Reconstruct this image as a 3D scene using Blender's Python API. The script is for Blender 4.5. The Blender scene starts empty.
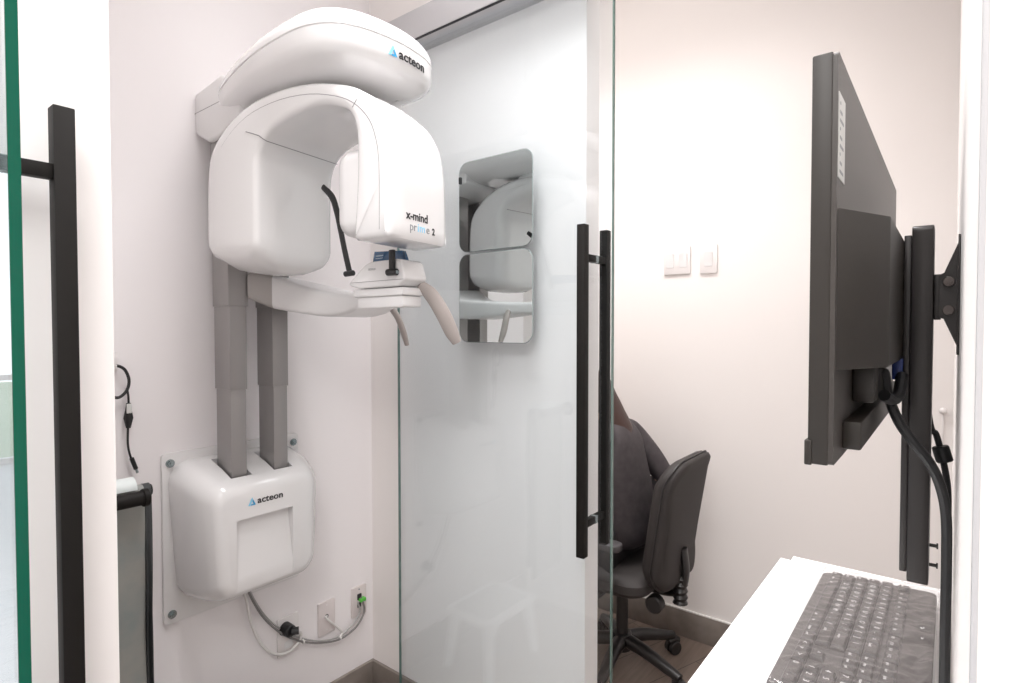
import bpy, bmesh, math, random
from mathutils import Vector, Matrix
R=math.radians
random.seed(7)
SC=bpy.context.scene; COL=SC.collection
# ---------------------------------------------------------------- camera numbers
F=569.0; PITCH=R(1.4); YAW=R(37.75); H=1.5
_cy,_sy=math.cos(YAW),math.sin(YAW); _cp,_sp=math.cos(PITCH),math.sin(PITCH)
FW=Vector((_cy*_cp,_sy*_cp,-_sp)); RT=Vector((_sy,-_cy,0)); UP=Vector((_cy*_sp,_sy*_sp,_cp))
CAM=Vector((0,0,H))
def on(px,py,ax,v):
    """measured point: where the sight line of a photo pixel meets the real surface  axis=v"""
    r=FW+RT*((px-512)/F)+UP*((341.5-py)/F)
    t=(v-CAM[ax])/r[ax]; return CAM+r*t
# ---------------------------------------------------------------- materials
MATS={}
def mat(name,col,rough=.5,metal=0,spec=.5,coat=0,emis=None,estr=0,bump=0,bscale=60,noise=None,trans=0,alpha=1):
    if name in MATS: return MATS[name]
    m=bpy.data.materials.new(name); m.use_nodes=True; nt=m.node_tree; b=nt.nodes['Principled BSDF']
    b.inputs['Base Color'].default_value=(*col,1); b.inputs['Roughness'].default_value=rough
    b.inputs['Metallic'].default_value=metal; b.inputs['Specular IOR Level'].default_value=spec
    b.inputs['Coat Weight'].default_value=coat; b.inputs['Coat Roughness'].default_value=.05
    b.inputs['Transmission Weight'].default_value=trans
    if emis: b.inputs['Emission Color'].default_value=(*emis,1); b.inputs['Emission Strength'].default_value=estr
    if bump or noise:
        tc=nt.nodes.new('ShaderNodeTexCoord'); n=nt.nodes.new('ShaderNodeTexNoise')
        n.inputs['Scale'].default_value=bscale; n.inputs['Detail'].default_value=4
        nt.links.new(tc.outputs['Object'],n.inputs['Vector'])
        if bump:
            bp=nt.nodes.new('ShaderNodeBump'); bp.inputs['Strength'].default_value=bump; bp.inputs['Distance'].default_value=.002
            nt.links.new(n.outputs['Fac'],bp.inputs['Height']); nt.links.new(bp.outputs['Normal'],b.inputs['Normal'])
        if noise:
            r=nt.nodes.new('ShaderNodeValToRGB'); r.color_ramp.elements[0].position=.3; r.color_ramp.elements[1].position=.7
            r.color_ramp.elements[0].color=(*col,1); r.color_ramp.elements[1].color=(*noise,1)
            nt.links.new(n.outputs['Fac'],r.inputs['Fac']); nt.links.new(r.outputs['Color'],b.inputs['Base Color'])
    MATS[name]=m; return m
def ior_fix(nt,fr):
    # same reflectance on the entering and the leaving side of a thin pane
    ge=nt.nodes.new('ShaderNodeNewGeometry'); ma=nt.nodes.new('ShaderNodeMath'); ma.operation='MULTIPLY_ADD'
    ma.inputs[1].default_value=1/1.5-1.5; ma.inputs[2].default_value=1.5
    nt.links.new(ge.outputs['Backfacing'],ma.inputs[0]); nt.links.new(ma.outputs[0],fr.inputs['IOR'])
def glassmat(name,tint,refl=1.0):
    m=bpy.data.materials.new(name); m.use_nodes=True; nt=m.node_tree; nt.nodes.clear()
    o=nt.nodes.new('ShaderNodeOutputMaterial'); mx=nt.nodes.new('ShaderNodeMixShader'); fr=nt.nodes.new('ShaderNodeFresnel')
    tr=nt.nodes.new('ShaderNodeBsdfTransparent'); gl=nt.nodes.new('ShaderNodeBsdfGlossy')
    ior_fix(nt,fr); tr.inputs['Color'].default_value=(*tint,1); gl.inputs['Roughness'].default_value=0.0
    gl.inputs['Color'].default_value=(refl,refl,refl,1)
    nt.links.new(fr.outputs[0],mx.inputs[0]); nt.links.new(tr.outputs[0],mx.inputs[1]); nt.links.new(gl.outputs[0],mx.inputs[2])
    nt.links.new(mx.outputs[0],o.inputs[0]); return m
def floormat(name,c1,c2,c3,sx,sy,rot=0):
    m=bpy.data.materials.new(name); m.use_nodes=True; nt=m.node_tree; b=nt.nodes['Principled BSDF']
    tc=nt.nodes.new('ShaderNodeTexCoord'); mp=nt.nodes.new('ShaderNodeMapping'); mp.inputs['Rotation'].default_value=(0,0,rot)
    br=nt.nodes.new('ShaderNodeTexBrick'); br.inputs['Color1'].default_value=(*c1,1); br.inputs['Color2'].default_value=(*c2,1)
    br.inputs['Mortar'].default_value=(*c3,1); br.inputs['Scale'].default_value=1; br.inputs['Mortar Size'].default_value=.0015
    br.inputs['Brick Width'].default_value=sx; br.inputs['Row Height'].default_value=sy; br.inputs['Bias'].default_value=0
    n=nt.nodes.new('ShaderNodeTexNoise'); mp2=nt.nodes.new('ShaderNodeMapping'); mp2.inputs['Scale'].default_value=(3,30,1); mp2.inputs['Rotation'].default_value=(0,0,rot)
    n.inputs['Scale'].default_value=2; n.inputs['Detail'].default_value=6
    mix=nt.nodes.new('ShaderNodeMix'); mix.data_type='RGBA'; mix.blend_type='MULTIPLY'; mix.inputs[0].default_value=.55
    L=nt.links.new; L(tc.outputs['Object'],mp.inputs[0]); L(mp.outputs[0],br.inputs['Vector']); L(tc.outputs['Object'],mp2.inputs[0]); L(mp2.outputs[0],n.inputs['Vector'])
    L(br.outputs['Color'],mix.inputs[6]); L(n.outputs['Fac'],mix.inputs[7]); L(mix.outputs[2],b.inputs['Base Color'])
    b.inputs['Roughness'].default_value=.4; return m
WALL=mat('wall_paint',(.87,.83,.81),.6,bump=.05,bscale=300)
WALLB=mat('wall_paint_daylight_tint',(.87,.835,.84),.6,bump=.05,bscale=300)  # same wall paint with the lilac cast of bluish daylight put into its colour
CEIL=mat('ceiling_paint',(.85,.84,.83),.8)
BASEB=mat('baseboard_tile',(.20,.17,.15),.45,noise=(.26,.225,.20),bscale=14)
GROUT=mat('grout_line',(.75,.73,.70),.6)
WOODF=floormat('floor_planks',(.30,.23,.19),(.22,.17,.145),(.08,.06,.05),1.2,.2,R(20))
TILEF=floormat('floor_tile',(.50,.53,.57),(.46,.50,.54),(.25,.27,.29),.8,.4)
GLASS=glassmat('clear_glass',(.962,.985,.995))
GEDGE=mat('glass_edge_green',(.0,.085,.05),.25,spec=.25)
GEDGE2=mat('glass_edge_dark',(.10,.17,.15),.12,coat=.6)
MIRR=mat('viewing_glass',(.74,.79,.79),.015,metal=1)
MIRRF=mat('viewing_glass_rim',(.30,.34,.34),.3)
BLK=mat('black_powder_coat',(.008,.0065,.0055),.6,spec=.22,bump=.05,bscale=900)
STEELB=mat('brushed_header',(.52,.51,.52),.38,metal=.25,spec=.5)
WHT=mat('white_gloss_plastic',(.765,.755,.755),.17,coat=.5)
WHT2=mat('white_satin_plastic',(.76,.75,.75),.3,coat=.2)
WHT3=mat('white_panel',(.80,.765,.755),.3)
PINKP=mat('pale_plate',(.70,.64,.63),.35)
PLATE=mat('white_steel_plate',(.76,.745,.74),.3)
SEAM=mat('seam_grey',(.25,.24,.25),.6)
COLM=mat('grey_anodised',(.31,.295,.29),.35,metal=.35)
COLD=mat('grey_plastic',(.40,.375,.36),.35)
HAND=mat('handle_grey',(.36,.32,.30),.38)
BOLT=mat('bolt_zinc',(.30,.35,.36),.25,metal=.9)
INK=mat('ink_black',(.012,.012,.014),.5)
INKG=mat('ink_grey',(.28,.29,.30),.5)
CYAN=mat('logo_blue',(.03,.33,.62),.45)
CYANL=mat('logo_light_blue',(.25,.62,.83),.45)
SCRB=mat('touch_screen_blue',(.03,.10,.22),.12,coat=.6)
SCRL=mat('touch_screen_pale',(.45,.55,.62),.2)
RUB=mat('black_rubber',(.012,.012,.013),.45)
CABW=mat('white_cable',(.74,.72,.70),.4)
CABG=mat('grey_cable',(.20,.19,.185),.4)
GREEN=mat('green_clip',(.10,.50,.06),.4)
DESK=mat('white_laminate',(.86,.855,.85),.3)
MON=mat('monitor_plastic',(.024,.019,.015),.42,bump=.15,bscale=1500)
MONB=mat('monitor_back_plastic',(.050,.042,.037),.42,bump=.2,bscale=1200)
MONS=mat('monitor_screen',(.006,.006,.007),.1,coat=.5)
MNT=mat('mount_steel',(.030,.026,.025),.32,metal=.2,bump=.1,bscale=900)
LBL=mat('pale_label',(.62,.62,.60),.5)
KEYB=mat('keyboard_case',(.035,.032,.032),.4)
KEYC=mat('keycap',(.024,.022,.022),.35)
KEYL=mat('key_legend',(.75,.75,.75),.5)
BLUEC=mat('blue_plug',(.01,.03,.16),.4)
CHF=mat('chair_fabric',(.026,.021,.020),.65,bump=.3,bscale=500)
CHP=mat('chair_plastic',(.018,.016,.016),.32)
CHR=mat('chrome',(.55,.55,.56),.15,metal=1)
SKIN=mat('skin',(.50,.30,.22),.5)
HAIR=mat('dark_brown_hair',(.035,.012,.008),.45,bump=.6,bscale=200)
JACK=mat('charcoal_cloth',(.045,.037,.040),.8,bump=.5,bscale=35,noise=(.062,.052,.055))
PANT=mat('black_cloth',(.02,.018,.02),.8)
SHOE=mat('black_shoe',(.015,.015,.015),.5)
APR=mat('lead_apron_vinyl',(.20,.22,.215),.5,noise=(.30,.28,.25),bscale=9,bump=.2)
APRD=mat('apron_binding',(.035,.038,.04),.6)
APRW=mat('apron_pale_lining',(.62,.66,.65),.5)
STOOL=mat('stool_plastic',(.82,.82,.82),.35)
STOOLT=mat('stool_tread',(.45,.46,.46),.6)
LEDP=mat('lamp_diffuser',(.9,.9,.9),.5,emis=(1,.975,.965),estr=1.2)
LEDR=mat('lamp_diffuser_room',(.9,.9,.9),.5,emis=(1,.955,.93),estr=9)
LEDC=mat('lamp_diffuser_cool',(.9,.9,.9),.5,emis=(1,.985,.97),estr=12)
# ---------------------------------------------------------------- mesh helpers
def NB(): return bmesh.new()
def box(bm,x0,x1,y0,y1,z0,z1,bev=0,seg=2):
    M=Matrix.Translation(((x0+x1)/2,(y0+y1)/2,(z0+z1)/2))@Matrix.Diagonal((abs(x1-x0),abs(y1-y0),abs(z1-z0),1))
    r=bmesh.ops.create_cube(bm,size=1,matrix=M)
    if bev:
        es={e for v in r['verts'] for e in v.link_edges}
        bmesh.ops.bevel(bm,geom=list(es),offset=bev,segments=seg,affect='EDGES',profile=.5)
    return bm
def xf(bm,M,verts=None):
    bmesh.ops.transform(bm,matrix=M,verts=verts or bm.verts); return bm
def prism(bm,pts,fn,a0,a1,bev=0,seg=2):
    """polygon pts (u,v) lifted by fn(u,v,a) between a0 and a1"""
    A=[bm.verts.new(fn(u,v,a0)) for u,v in pts]; B=[bm.verts.new(fn(u,v,a1)) for u,v in pts]
    n=len(pts); f=[bm.faces.new(A),bm.faces.new(B[::-1])]
    for i in range(n): f.append(bm.faces.new((A[i],B[i],B[(i+1)%n],A[(i+1)%n])))
    bmesh.ops.recalc_face_normals(bm,faces=f)
    if bev:
        es={e for q in f for e in q.edges}
        bmesh.ops.bevel(bm,geom=list(es),offset=bev,segments=seg,affect='EDGES',profile=.5)
    return bm
def loft(bm,rings,cap=True,closed=True):
    vs=[[bm.verts.new(p) for p in r] for r in rings]; fs=[]
    for a,b in zip(vs,vs[1:]):
        n=len(a)
        for i in range(n if closed else n-1):
            j=(i+1)%n; fs.append(bm.faces.new((a[i],a[j],b[j],b[i])))
    if cap: fs.append(bm.faces.new(vs[0][::-1])); fs.append(bm.faces.new(vs[-1]))
    bmesh.ops.recalc_face_normals(bm,faces=fs); return bm
def rrect(u0,u1,v0,v1,r,n=5):
    out=[]
    for (cu,cv,a) in ((u1-r,v1-r,0),(u0+r,v1-r,90),(u0+r,v0+r,180),(u1-r,v0+r,270)):
        for k in range(n+1):
            t=R(a+90*k/n); out.append((cu+r*math.cos(t),cv+r*math.sin(t)))
    return out
def smooth_path(pts,n=6):
    P=[Vector(p) for p in pts]; P=[P[0]*2-P[1]]+P+[P[-1]*2-P[-2]]; out=[]
    for i in range(1,len(P)-2):
        a,b,c,d=P[i-1],P[i],P[i+1],P[i+2]
        for k in range(n):
            t=k/n; out.append(.5*((2*b)+(c-a)*t+(2*a-5*b+4*c-d)*t*t+(3*b-a-3*c+d)*t**3))
    out.append(P[-2]); return out
def tube(bm,pts,r,seg=10,n=6,flat=None,smooth=True):
    """round (or flattened) tube along a smooth path; r may be a list"""
    P=smooth_path(pts,n) if smooth else [Vector(p) for p in pts]
    N=len(P); rings=[]; up=None
    for i,p in enumerate(P):
        t=(P[min(i+1,N-1)]-P[max(i-1,0)]).normalized()
        if up is None:
            up=Vector((0,0,1)) if abs(t.z)<.9 else Vector((1,0,0))
            if flat: up=Vector(flat[1])
        u=(up-t*up.dot(t)).normalized(); w=t.cross(u); up=u
        if isinstance(r,(list,tuple)):
            f=i/(N-1)*(len(r)-1); k=min(int(f),len(r)-2); rr=r[k]+(r[k+1]-r[k])*(f-k)
        else: rr=r
        fl=flat[0] if flat else 1
        rings.append([p+u*math.cos(2*math.pi*q/seg)*rr*fl+w*math.sin(2*math.pi*q/seg)*rr for q in range(seg)])
    return loft(bm,rings)
def cyl(bm,p0,p1,r,seg=20,r2=None,bev=0):
    p0=Vector(p0);p1=Vector(p1); d=p1-p0; t=d.normalized(); u=t.orthogonal().normalized(); w=t.cross(u)
    r2=r if r2 is None else r2
    def ring(c,rr): return [c+u*math.cos(2*math.pi*q/seg)*rr+w*math.sin(2*math.pi*q/seg)*rr for q in range(seg)]
    if bev: rs=[ring(p0,r-bev),ring(p0+t*bev,r),ring(p1-t*bev,r2),ring(p1,r2-bev)]
    else: rs=[ring(p0,r),ring(p1,r2)]
    return loft(bm,rs)
def ball(bm,c,r,sx=1,sy=1,sz=1,seg=20):
    M=Matrix.Translation(c)@Matrix.Diagonal((sx,sy,sz,1)); bmesh.ops.create_uvsphere(bm,u_segments=seg,v_segments=seg//2+2,radius=r,matrix=M); return bm
def rootloc(p):
    while p.parent: p=p.parent
    return Vector(p.location)
def obj(name,bm,m,parent=None,label=None,angle=35,kind=None,mods=None):
    me=bpy.data.meshes.new(name)
    for f in bm.faces: f.smooth=True
    ca=R(angle)
    for e in bm.edges:
        if len(e.link_faces)==2:
            try:
                if e.calc_face_angle()>ca: e.smooth=False
            except ValueError: pass
    if parent: off=rootloc(parent)
    else:
        xs=[v.co.x for v in bm.verts]; ys=[v.co.y for v in bm.verts]; zs=[v.co.z for v in bm.verts]
        off=Vector(((min(xs)+max(xs))/2,(min(ys)+max(ys))/2,min(zs)))
    for v in bm.verts: v.co-=off
    bm.to_mesh(me); bm.free()
    for mm in (m if isinstance(m,(list,tuple)) else [m]): me.materials.append(mm)
    o=bpy.data.objects.new(name,me); COL.objects.link(o)
    if parent: o.parent=parent
    else: o.location=off
    if label: o['label']=label
    if kind: o['kind']=kind
    return o
def thing(name,label,cat,loc,group=None,kind=None):
    o=bpy.data.objects.new(name,None); COL.objects.link(o); o.location=loc; o.empty_display_size=.05
    o['label']=label
    if cat: o['category']=cat
    if group: o['group']=group
    if kind: o['kind']=kind
    return o
def tag(o,label,cat,group=None):
    o['label']=label; o['category']=cat
    if group: o['group']=group
    return o
def struct(name,bm,m,label=None):
    return obj(name,bm,m,None,label,kind='structure')
def evalbm(o):
    dg=bpy.context.evaluated_depsgraph_get(); me=bpy.data.meshes.new_from_object(o.evaluated_get(dg)); b=NB(); b.from_mesh(me); bpy.data.meshes.remove(me); return b
def cut(bmA,bmB):
    """boolean difference"""
    ma=bpy.data.meshes.new('a'); bmA.to_mesh(ma); mb=bpy.data.meshes.new('b'); bmB.to_mesh(mb)
    a=bpy.data.objects.new('a',ma); b=bpy.data.objects.new('b',mb); COL.objects.link(a); COL.objects.link(b)
    md=a.modifiers.new('x','BOOLEAN'); md.object=b; md.operation='DIFFERENCE'; md.solver='EXACT'
    r=evalbm(a); bpy.data.objects.remove(a); bpy.data.objects.remove(b); bpy.data.meshes.remove(ma); bpy.data.meshes.remove(mb); return r
def textbm(s,size,ext=.0004,sx=1,bold=0):
    cu=bpy.data.curves.new('t','FONT'); cu.body=s; cu.size=size; cu.extrude=ext; cu.resolution_u=4; cu.offset=bold
    o=bpy.data.objects.new('t',cu); COL.objects.link(o); b=evalbm(o); bpy.data.objects.remove(o); bpy.data.curves.remove(cu)
    for v in b.verts: v.co.x*=sx
    return b
def place(bm,org,u,v):
    """text plane (x,y,z) -> org + u*x + v*y + n*z"""
    u=Vector(u).normalized(); v=Vector(v).normalized(); n=u.cross(v); o=Vector(org)
    for q in bm.verts: q.co=o+u*q.co.x+v*q.co.y+n*q.co.z
    return bm
def tri_logo(s,ext=.0004):
    """two-tone open triangle mark"""
    b=NB(); f=lambda u,v,a:(u,v,a)
    prism(b,[(0,0),(.5*s,s),(.62*s,.74*s),(.26*s,0)],f,-ext,ext)
    c=NB(); prism(c,[(.52*s,s),(s,0),(.32*s,0),(.40*s,.16*s),(.70*s,.16*s),(.56*s,.5*s),(.64*s,.70*s)],f,-ext,ext)
    return b,c
# ---------------------------------------------------------------- room shell
CZ=3.30; YR=-.006
YL=1.884; XG=1.43; XW=1.49; XB=2.675
struct('floor',box(NB(),-.05,XB+.12,-.3,2.9,-.05,0),WOODF,'brown wood-look plank floor')
struct('floor_corridor',box(NB(),-3.2,-.05,-2.2,8.3,-.05,0),TILEF,'blue-grey tile floor of the corridor')
struct('ceiling',box(NB(),-3.2,XB+.12,-2.2,8.3,CZ,CZ+.05),CEIL)
struct('wall_left',box(NB(),.30,XW+.02,YL,YL+.1,0,CZ),WALLB,'white wall carrying the x-ray machine')
struct('wall_right',box(NB(),.20,XB+.12,YR-.12,YR,0,CZ),WALL,'white wall beside the monitor')
struct('wall_back',box(NB(),XB,XB+.1,YR,2.9,0,CZ),WALL,'white back wall behind the office chair')
struct('wall_side',box(NB(),XW+.08,XB+.1,2.8,2.9,0,CZ),WALL)
JY=.873
b=box(NB(),XW,XW+.078,JY,2.85,0,CZ); struct('wall_divider',b,WALL,'white wall behind the sliding glass door')
struct('wall_header',box(NB(),XW,XW+.078,YR,JY,2.56,CZ),WALL)
struct('wall_entry',box(NB(),.193,.317,1.02,YL+.1,0,CZ),WALL,'white jamb of the entry beside the near door handle')
struct('wall_corridor_left',box(NB(),.10,.193,1.9,8.3,0,CZ),WALL)
struct('wall_corridor_right',box(NB(),.10,.20,-2.2,YR-.12,0,CZ),WALL)
struct('wall_corridor_back',box(NB(),-3.3,-3.2,-2.2,8.3,0,CZ),WALL)
struct('wall_corridor_end',box(NB(),-3.2,.2,-2.3,-2.2,0,CZ),WALL)
struct('trim_1',box(NB(),.1985,.204,YR-.0006,YR+.0009,0,CZ,.0003),STEELB,'slim grey metal edge strip on the near right jamb')
# glazed far end of the corridor
w=thing('window_1','full height glazed wall at the end of the corridor',None,(-1.5,8.25,0),kind='structure')
g=NB(); box(g,-3.2,.1,8.245,8.255,.05,CZ-.05); obj('window_pane',g,GLASS,w)
g=NB()
for x in (-3.17,-2.1,-1.05,.07): box(g,x-.03,x+.03,8.21,8.29,0,CZ)
for z in (.03,.95,CZ-.03): box(g,-3.2,.1,8.21,8.29,z-.03,z+.03)
obj('window_frame',g,STEELB,w)
struct('ground_outside',box(NB(),-9,9,8.35,22,-.15,-.1),mat('lawn',(.16,.25,.13),.9))
# baseboards
def baseboard(name,x0,x1,y0,y1,h=.128):
    b=box(NB(),x0,x1,y0,y1,0,h,.002); o=struct(name,b,BASEB); return o
baseboard('baseboard_left',.317,XW,YL-.014,YL)
baseboard('baseboard_divider',XW-.014,XW,JY,YL-.014)
baseboard('baseboard_jamb',XW,XW+.078,JY-.012,JY)
baseboard('baseboard_back',XB-.012,XB,YR,2.8)
baseboard('baseboard_right',XW+.1,XB-.012,YR,YR+.012)
struct('trim_2',box(NB(),XB-.010,XB,YR,2.8,.128,.134,.001),GROUT,'pale caulk line on top of the back baseboard')
# ceiling lamps, then two added fill panels on the corridor side
def lamp(x0,x1,y0,y1,label,m,watts,spread,col):
    t=thing('ceiling_light',label,'ceiling light',((x0+x1)/2,(y0+y1)/2,CZ),'flat ceiling light panels')
    g=box(NB(),x0,x1,y0,y1,CZ-.014,CZ-.001); h=box(NB(),x0+.02,x1-.02,y0+.02,y1-.02,CZ-.03,CZ+.02)
    L=bpy.data.lights.new('lamp_light','AREA'); L.shape='RECTANGLE'; L.size=(x1-x0)-.05; L.size_y=(y1-y0)-.05; L.spread=R(spread); L.energy=watts; L.color=col
    lo=bpy.data.objects.new('lamp_light',L); COL.objects.link(lo); lo.parent=t; lo.location=(0,0,-.016)
    obj('lamp_frame',cut(g,h),WHT3,t); obj('diffuser',box(NB(),x0+.021,x1-.021,y0+.021,y1-.021,CZ-.010,CZ-.002),m,t)
lamp(.40,1.30,.30,1.20,'square ceiling light panel above the machine alcove',LEDP,15.5,96,(1,.985,.99))
lamp(1.66,2.16,.5,2.3,'long ceiling light panel above the office chair',LEDP,16.5,112,(1,.98,.97))
lamp(-1.7,-.3,-1.2,.6,'wide unseen fill light panel added behind the viewer',LEDP,56,165,(1,.985,.97))  # unseen panel added as fill to soften the shading on the machine
lamp(-1.7,-.3,2.2,3.8,'large unseen fill light panel added in the corridor',LEDP,60,160,(1,.99,.98))  # second unseen panel, added for corridor fill through the opening
# ---------------------------------------------------------------- sliding glass doors
def pull(parent,x0,x1,x2,x3,y0,y1,z0,z1,xg0,xg1):
    """back-to-back bar pull: near bar x0..x1, far bar x2..x3"""
    zs=(z0+.09,z1-.09)
    h1=obj('pull_handle',box(NB(),x0,x1,y0,y1,z0,z1,.0015),BLK,parent,'black square bar pull on the near face')
    h2=obj('pull_handle',box(NB(),x2,x3,y0,y1,z0,z1,.0015),BLK,parent,'black square bar pull on the far face')
    ym=(y0+y1)/2
    for z in zs:
        obj('standoff',box(NB(),x1,xg0-.001,ym-.009,ym+.009,z-.010,z+.010,.001),BLK,h1)
        obj('standoff',box(NB(),xg1+.001,x2,ym-.009,ym+.009,z-.010,z+.010,.001),BLK,h2)
        obj('washer',box(NB(),xg0-.0015,xg1+.0015,ym-.0095,ym+.0095,z-.0105,z+.0105),BOLT,h1)
t=thing('door_1','sliding clear glass door with black bar pulls over the divider wall',None,(XG,1.2,0),kind='structure')
obj('glass_pane',box(NB(),XG,XG+.010,.7555,1.65,.012,2.56),GLASS,t)
g=box(NB(),XG-.0002,XG+.0102,.7525,.7555,.012,2.56); obj('glass_edge',g,GEDGE2,t,'dark green polished glass edge')
g=box(NB(),XG-.0002,XG+.0102,1.65,1.652,.012,2.56); obj('glass_edge',g,GEDGE2,t,'dark green polished glass edge')
DOOR1=t
pull(t,XG-.073,XG-.048,XG+.055,XG+.080,.800,.825,.857,1.785,XG,XG+.010)
h=thing('trim_3','grey metal sliding door header on the divider wall',None,(1.42,1.2,2.52),kind='structure')
obj('header_box',box(NB(),1.40,XW,.0,1.80,2.523,2.625,.002),STEELB,h)
obj('header_seal',box(NB(),1.402,1.410,.0,1.79,2.5200,2.5228),INK,h)
t=thing('door_2','near sliding glass door seen from its green edge, with black pull',None,(.18,1.5,0),kind='structure')
obj('glass_pane',box(NB(),.176,.188,.9143,1.9,.012,2.56),GLASS,t)
obj('glass_edge',box(NB(),.1758,.1882,.9115,.9143,.012,2.56),GEDGE,t,'bright green polished glass edge')
pull(t,.105,.130,.234,.259,.966,.991,.875,1.803,.176,.188)
h=thing('trim_4','grey metal sliding door header above the entry',None,(.15,1.2,2.52),kind='structure')
obj('header_box',box(NB(),.11,.192,YR,1.95,2.563,2.66,.002),STEELB,h)
# mirror-like viewing panes on the sliding door
for z0,z1,lab in ((1.753,2.055,'upper rounded mirror-like viewing pane'),(1.450,1.747,'lower rounded mirror-like viewing pane')):
    par=DOOR1
    for nm,d,m,xa,xb in (('viewing_pane_rim',0,MIRRF,XG-.0022,XG-.0004),('viewing_pane',.0020,MIRR,XG-.0032,XG-.0021)):
        g=NB(); prism(g,rrect(1.024+d,1.333-d,z0+d,z1-d,.038-d,8),lambda u,v,a:(a,u,v),xa,xb)
        o=obj(nm,g,m,par,lab)
obj('door_catch',box(NB(),XG-.008,XG-.0033,1.322,1.330,1.985,2.008,.001),INK,DOOR1,'tiny black catch')
# light switches on the back wall
def plate(x,y0,y1,z0,z1,rockers,label):
    t=thing('light_switch',label,'light switch',(x,(y0+y1)/2,z0))
    g=NB(); prism(g,rrect(y0,y1,z0,z1,.005,3),lambda u,v,a:(a,u,v),x-.009,x,.0015); obj('switch_plate',g,WHT3,t)
    n=rockers; w=(y1-y0)/n
    for k in range(n):
        c=y0+w*(k+.5); g=NB(); prism(g,rrect(c-.019,c+.019,z0+.033,z1-.033,.002,2),lambda u,v,a:(a-(.003 if v>(z0+z1)/2 else 0),u,v),x-.0105,x-.008); obj('rocker',g,WHT2,t)
plate(XB,.993,1.125,1.757,1.890,2,'wide double light switch plate, left of the pair on the back wall')
plate(XB,.866,.947,1.753,1.887,1,'narrow single light switch plate, right of the pair on the back wall')
# small strip and knob on the back wall behind the mount
p=on(943,411,0,XB-.01)
g=NB(); ball(g,p,.012); box(g,XB-.006,XB,p.y-.003,p.y+.003,p.z-.16,p.z,.001)
tag(obj('wall_hook',g,WHT3),'small white knob with thin strip on the back wall behind the monitor mount','hook')
# ---------------------------------------------------------------- x-ray machine
TH=R(8.5); GA=Vector((math.cos(TH),math.sin(TH),0)); GB=Vector((-math.sin(TH),math.cos(TH),0)); GO=Vector((.8325,.988,0))
def G(a,b,z): return GO+GA*a+GB*b+Vector((0,0,z))
X=thing('dental_xray_machine','white wall-mounted panoramic dental x-ray machine with rotating arch','x-ray machine',(.925,1.80,.6))
g=NB(); prism(g,rrect(.700,1.150,.595,1.119,.012,4),lambda u,v,a:(u,a,v),1.872,YL-.0005,.001)
wp=obj('wall_plate',g,PLATE,X)
for x in (.722,1.130):
    for z in (.625,1.088):
        g=NB(); cyl(g,(x,1.8715,z),(x,1.868,z),.0125,20); cyl(g,(x,1.868,z),(x,1.862,z),.0085,6); cyl(g,(x,1.862,z),(x,1.857,z),.004,10)
        obj('bolt',g,BOLT,wp)
rings=[]
for y,x0,x1,z0,z1,r in ((1.8715,.716,1.130,.652,1.092,.065),(1.84,.714,1.132,.656,1.088,.065),(1.76,.722,1.126,.670,1.066,.06),(1.705,.740,1.110,.684,1.046,.055),(1.677,.755,1.095,.698,1.034,.05),(1.664,.770,1.080,.712,1.020,.042),(1.658,.788,1.064,.728,1.002,.03)):
    ring=[]
    for u,v in rrect(x0,x1,z0,z1,r,6):
        k=max(0,(.86-v)/.2); c=(x0+x1)/2; u=c+(u-c)*(1-.16*min(1,k)**1.6); ring.append((u,y,v))
    rings.append(ring)
b=loft(NB(),rings)
c=NB(); f=lambda u,v,a:(a,u,v)
prism(c,[(1.60,.930),(1.686,.930),(1.686,.915),(1.6620,.76),(1.6635,.60),(1.60,.60)],f,.818,.998)
b=cut(b,c)
c=NB()
for x0,x1 in ((.826,.891),(.963,1.027)): box(c,x0,x1,1.706,1.835,1.0,1.2)
b=cut(b,c)
bc=obj('base_cover',b,WHT,X,'glossy white base cover',angle=28)
s=.0150
def actlogo(parent,org,u,v,size,name='logo'):
    a,bb=tri_logo(size*1.05); place(a,org,u,v); place(bb,org,u,v)
    obj('logo_mark',a,CYANL,parent,'light blue half of the triangle mark'); obj('logo_mark',bb,CYAN,parent,'blue half of the triangle mark')
    tb=textbm('acteon',size*1.22,sx=1.12,bold=size*.018); place(tb,Vector(org)+Vector(u).normalized()*size*1.28+Vector(v).normalized()*size*.1,u,v)
    obj('logo_lettering',tb,INK,parent,'black acteon lettering')
actlogo(bc,(.852,1.6565,.966),(1,0,0),(0,0,1),.0225)
# columns
def column(x0,x1):
    g=NB(); box(g,x0,x1,1.715,1.806,1.0,1.312,.002)
    c=obj('column',g,COLM,X,'grey telescopic column')
    obj('column_sleeve',box(NB(),x0-.003,x1+.003,1.7125,1.8085,1.311,1.566,.002),COLM,c)
    obj('column_sleeve',box(NB(),x0-.006,x1+.007,1.710,1.811,1.565,2.12,.002),COLM,c)
    return c
column(.832,.8795); c2=column(.9685,1.016)
g=NB()
for k in range(4): box(g,1.0232,1.0236,1.745,1.775,1.80+k*.028,1.815+k*.028)
obj('column_label',g,LBL,c2,'small pale labels')
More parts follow.
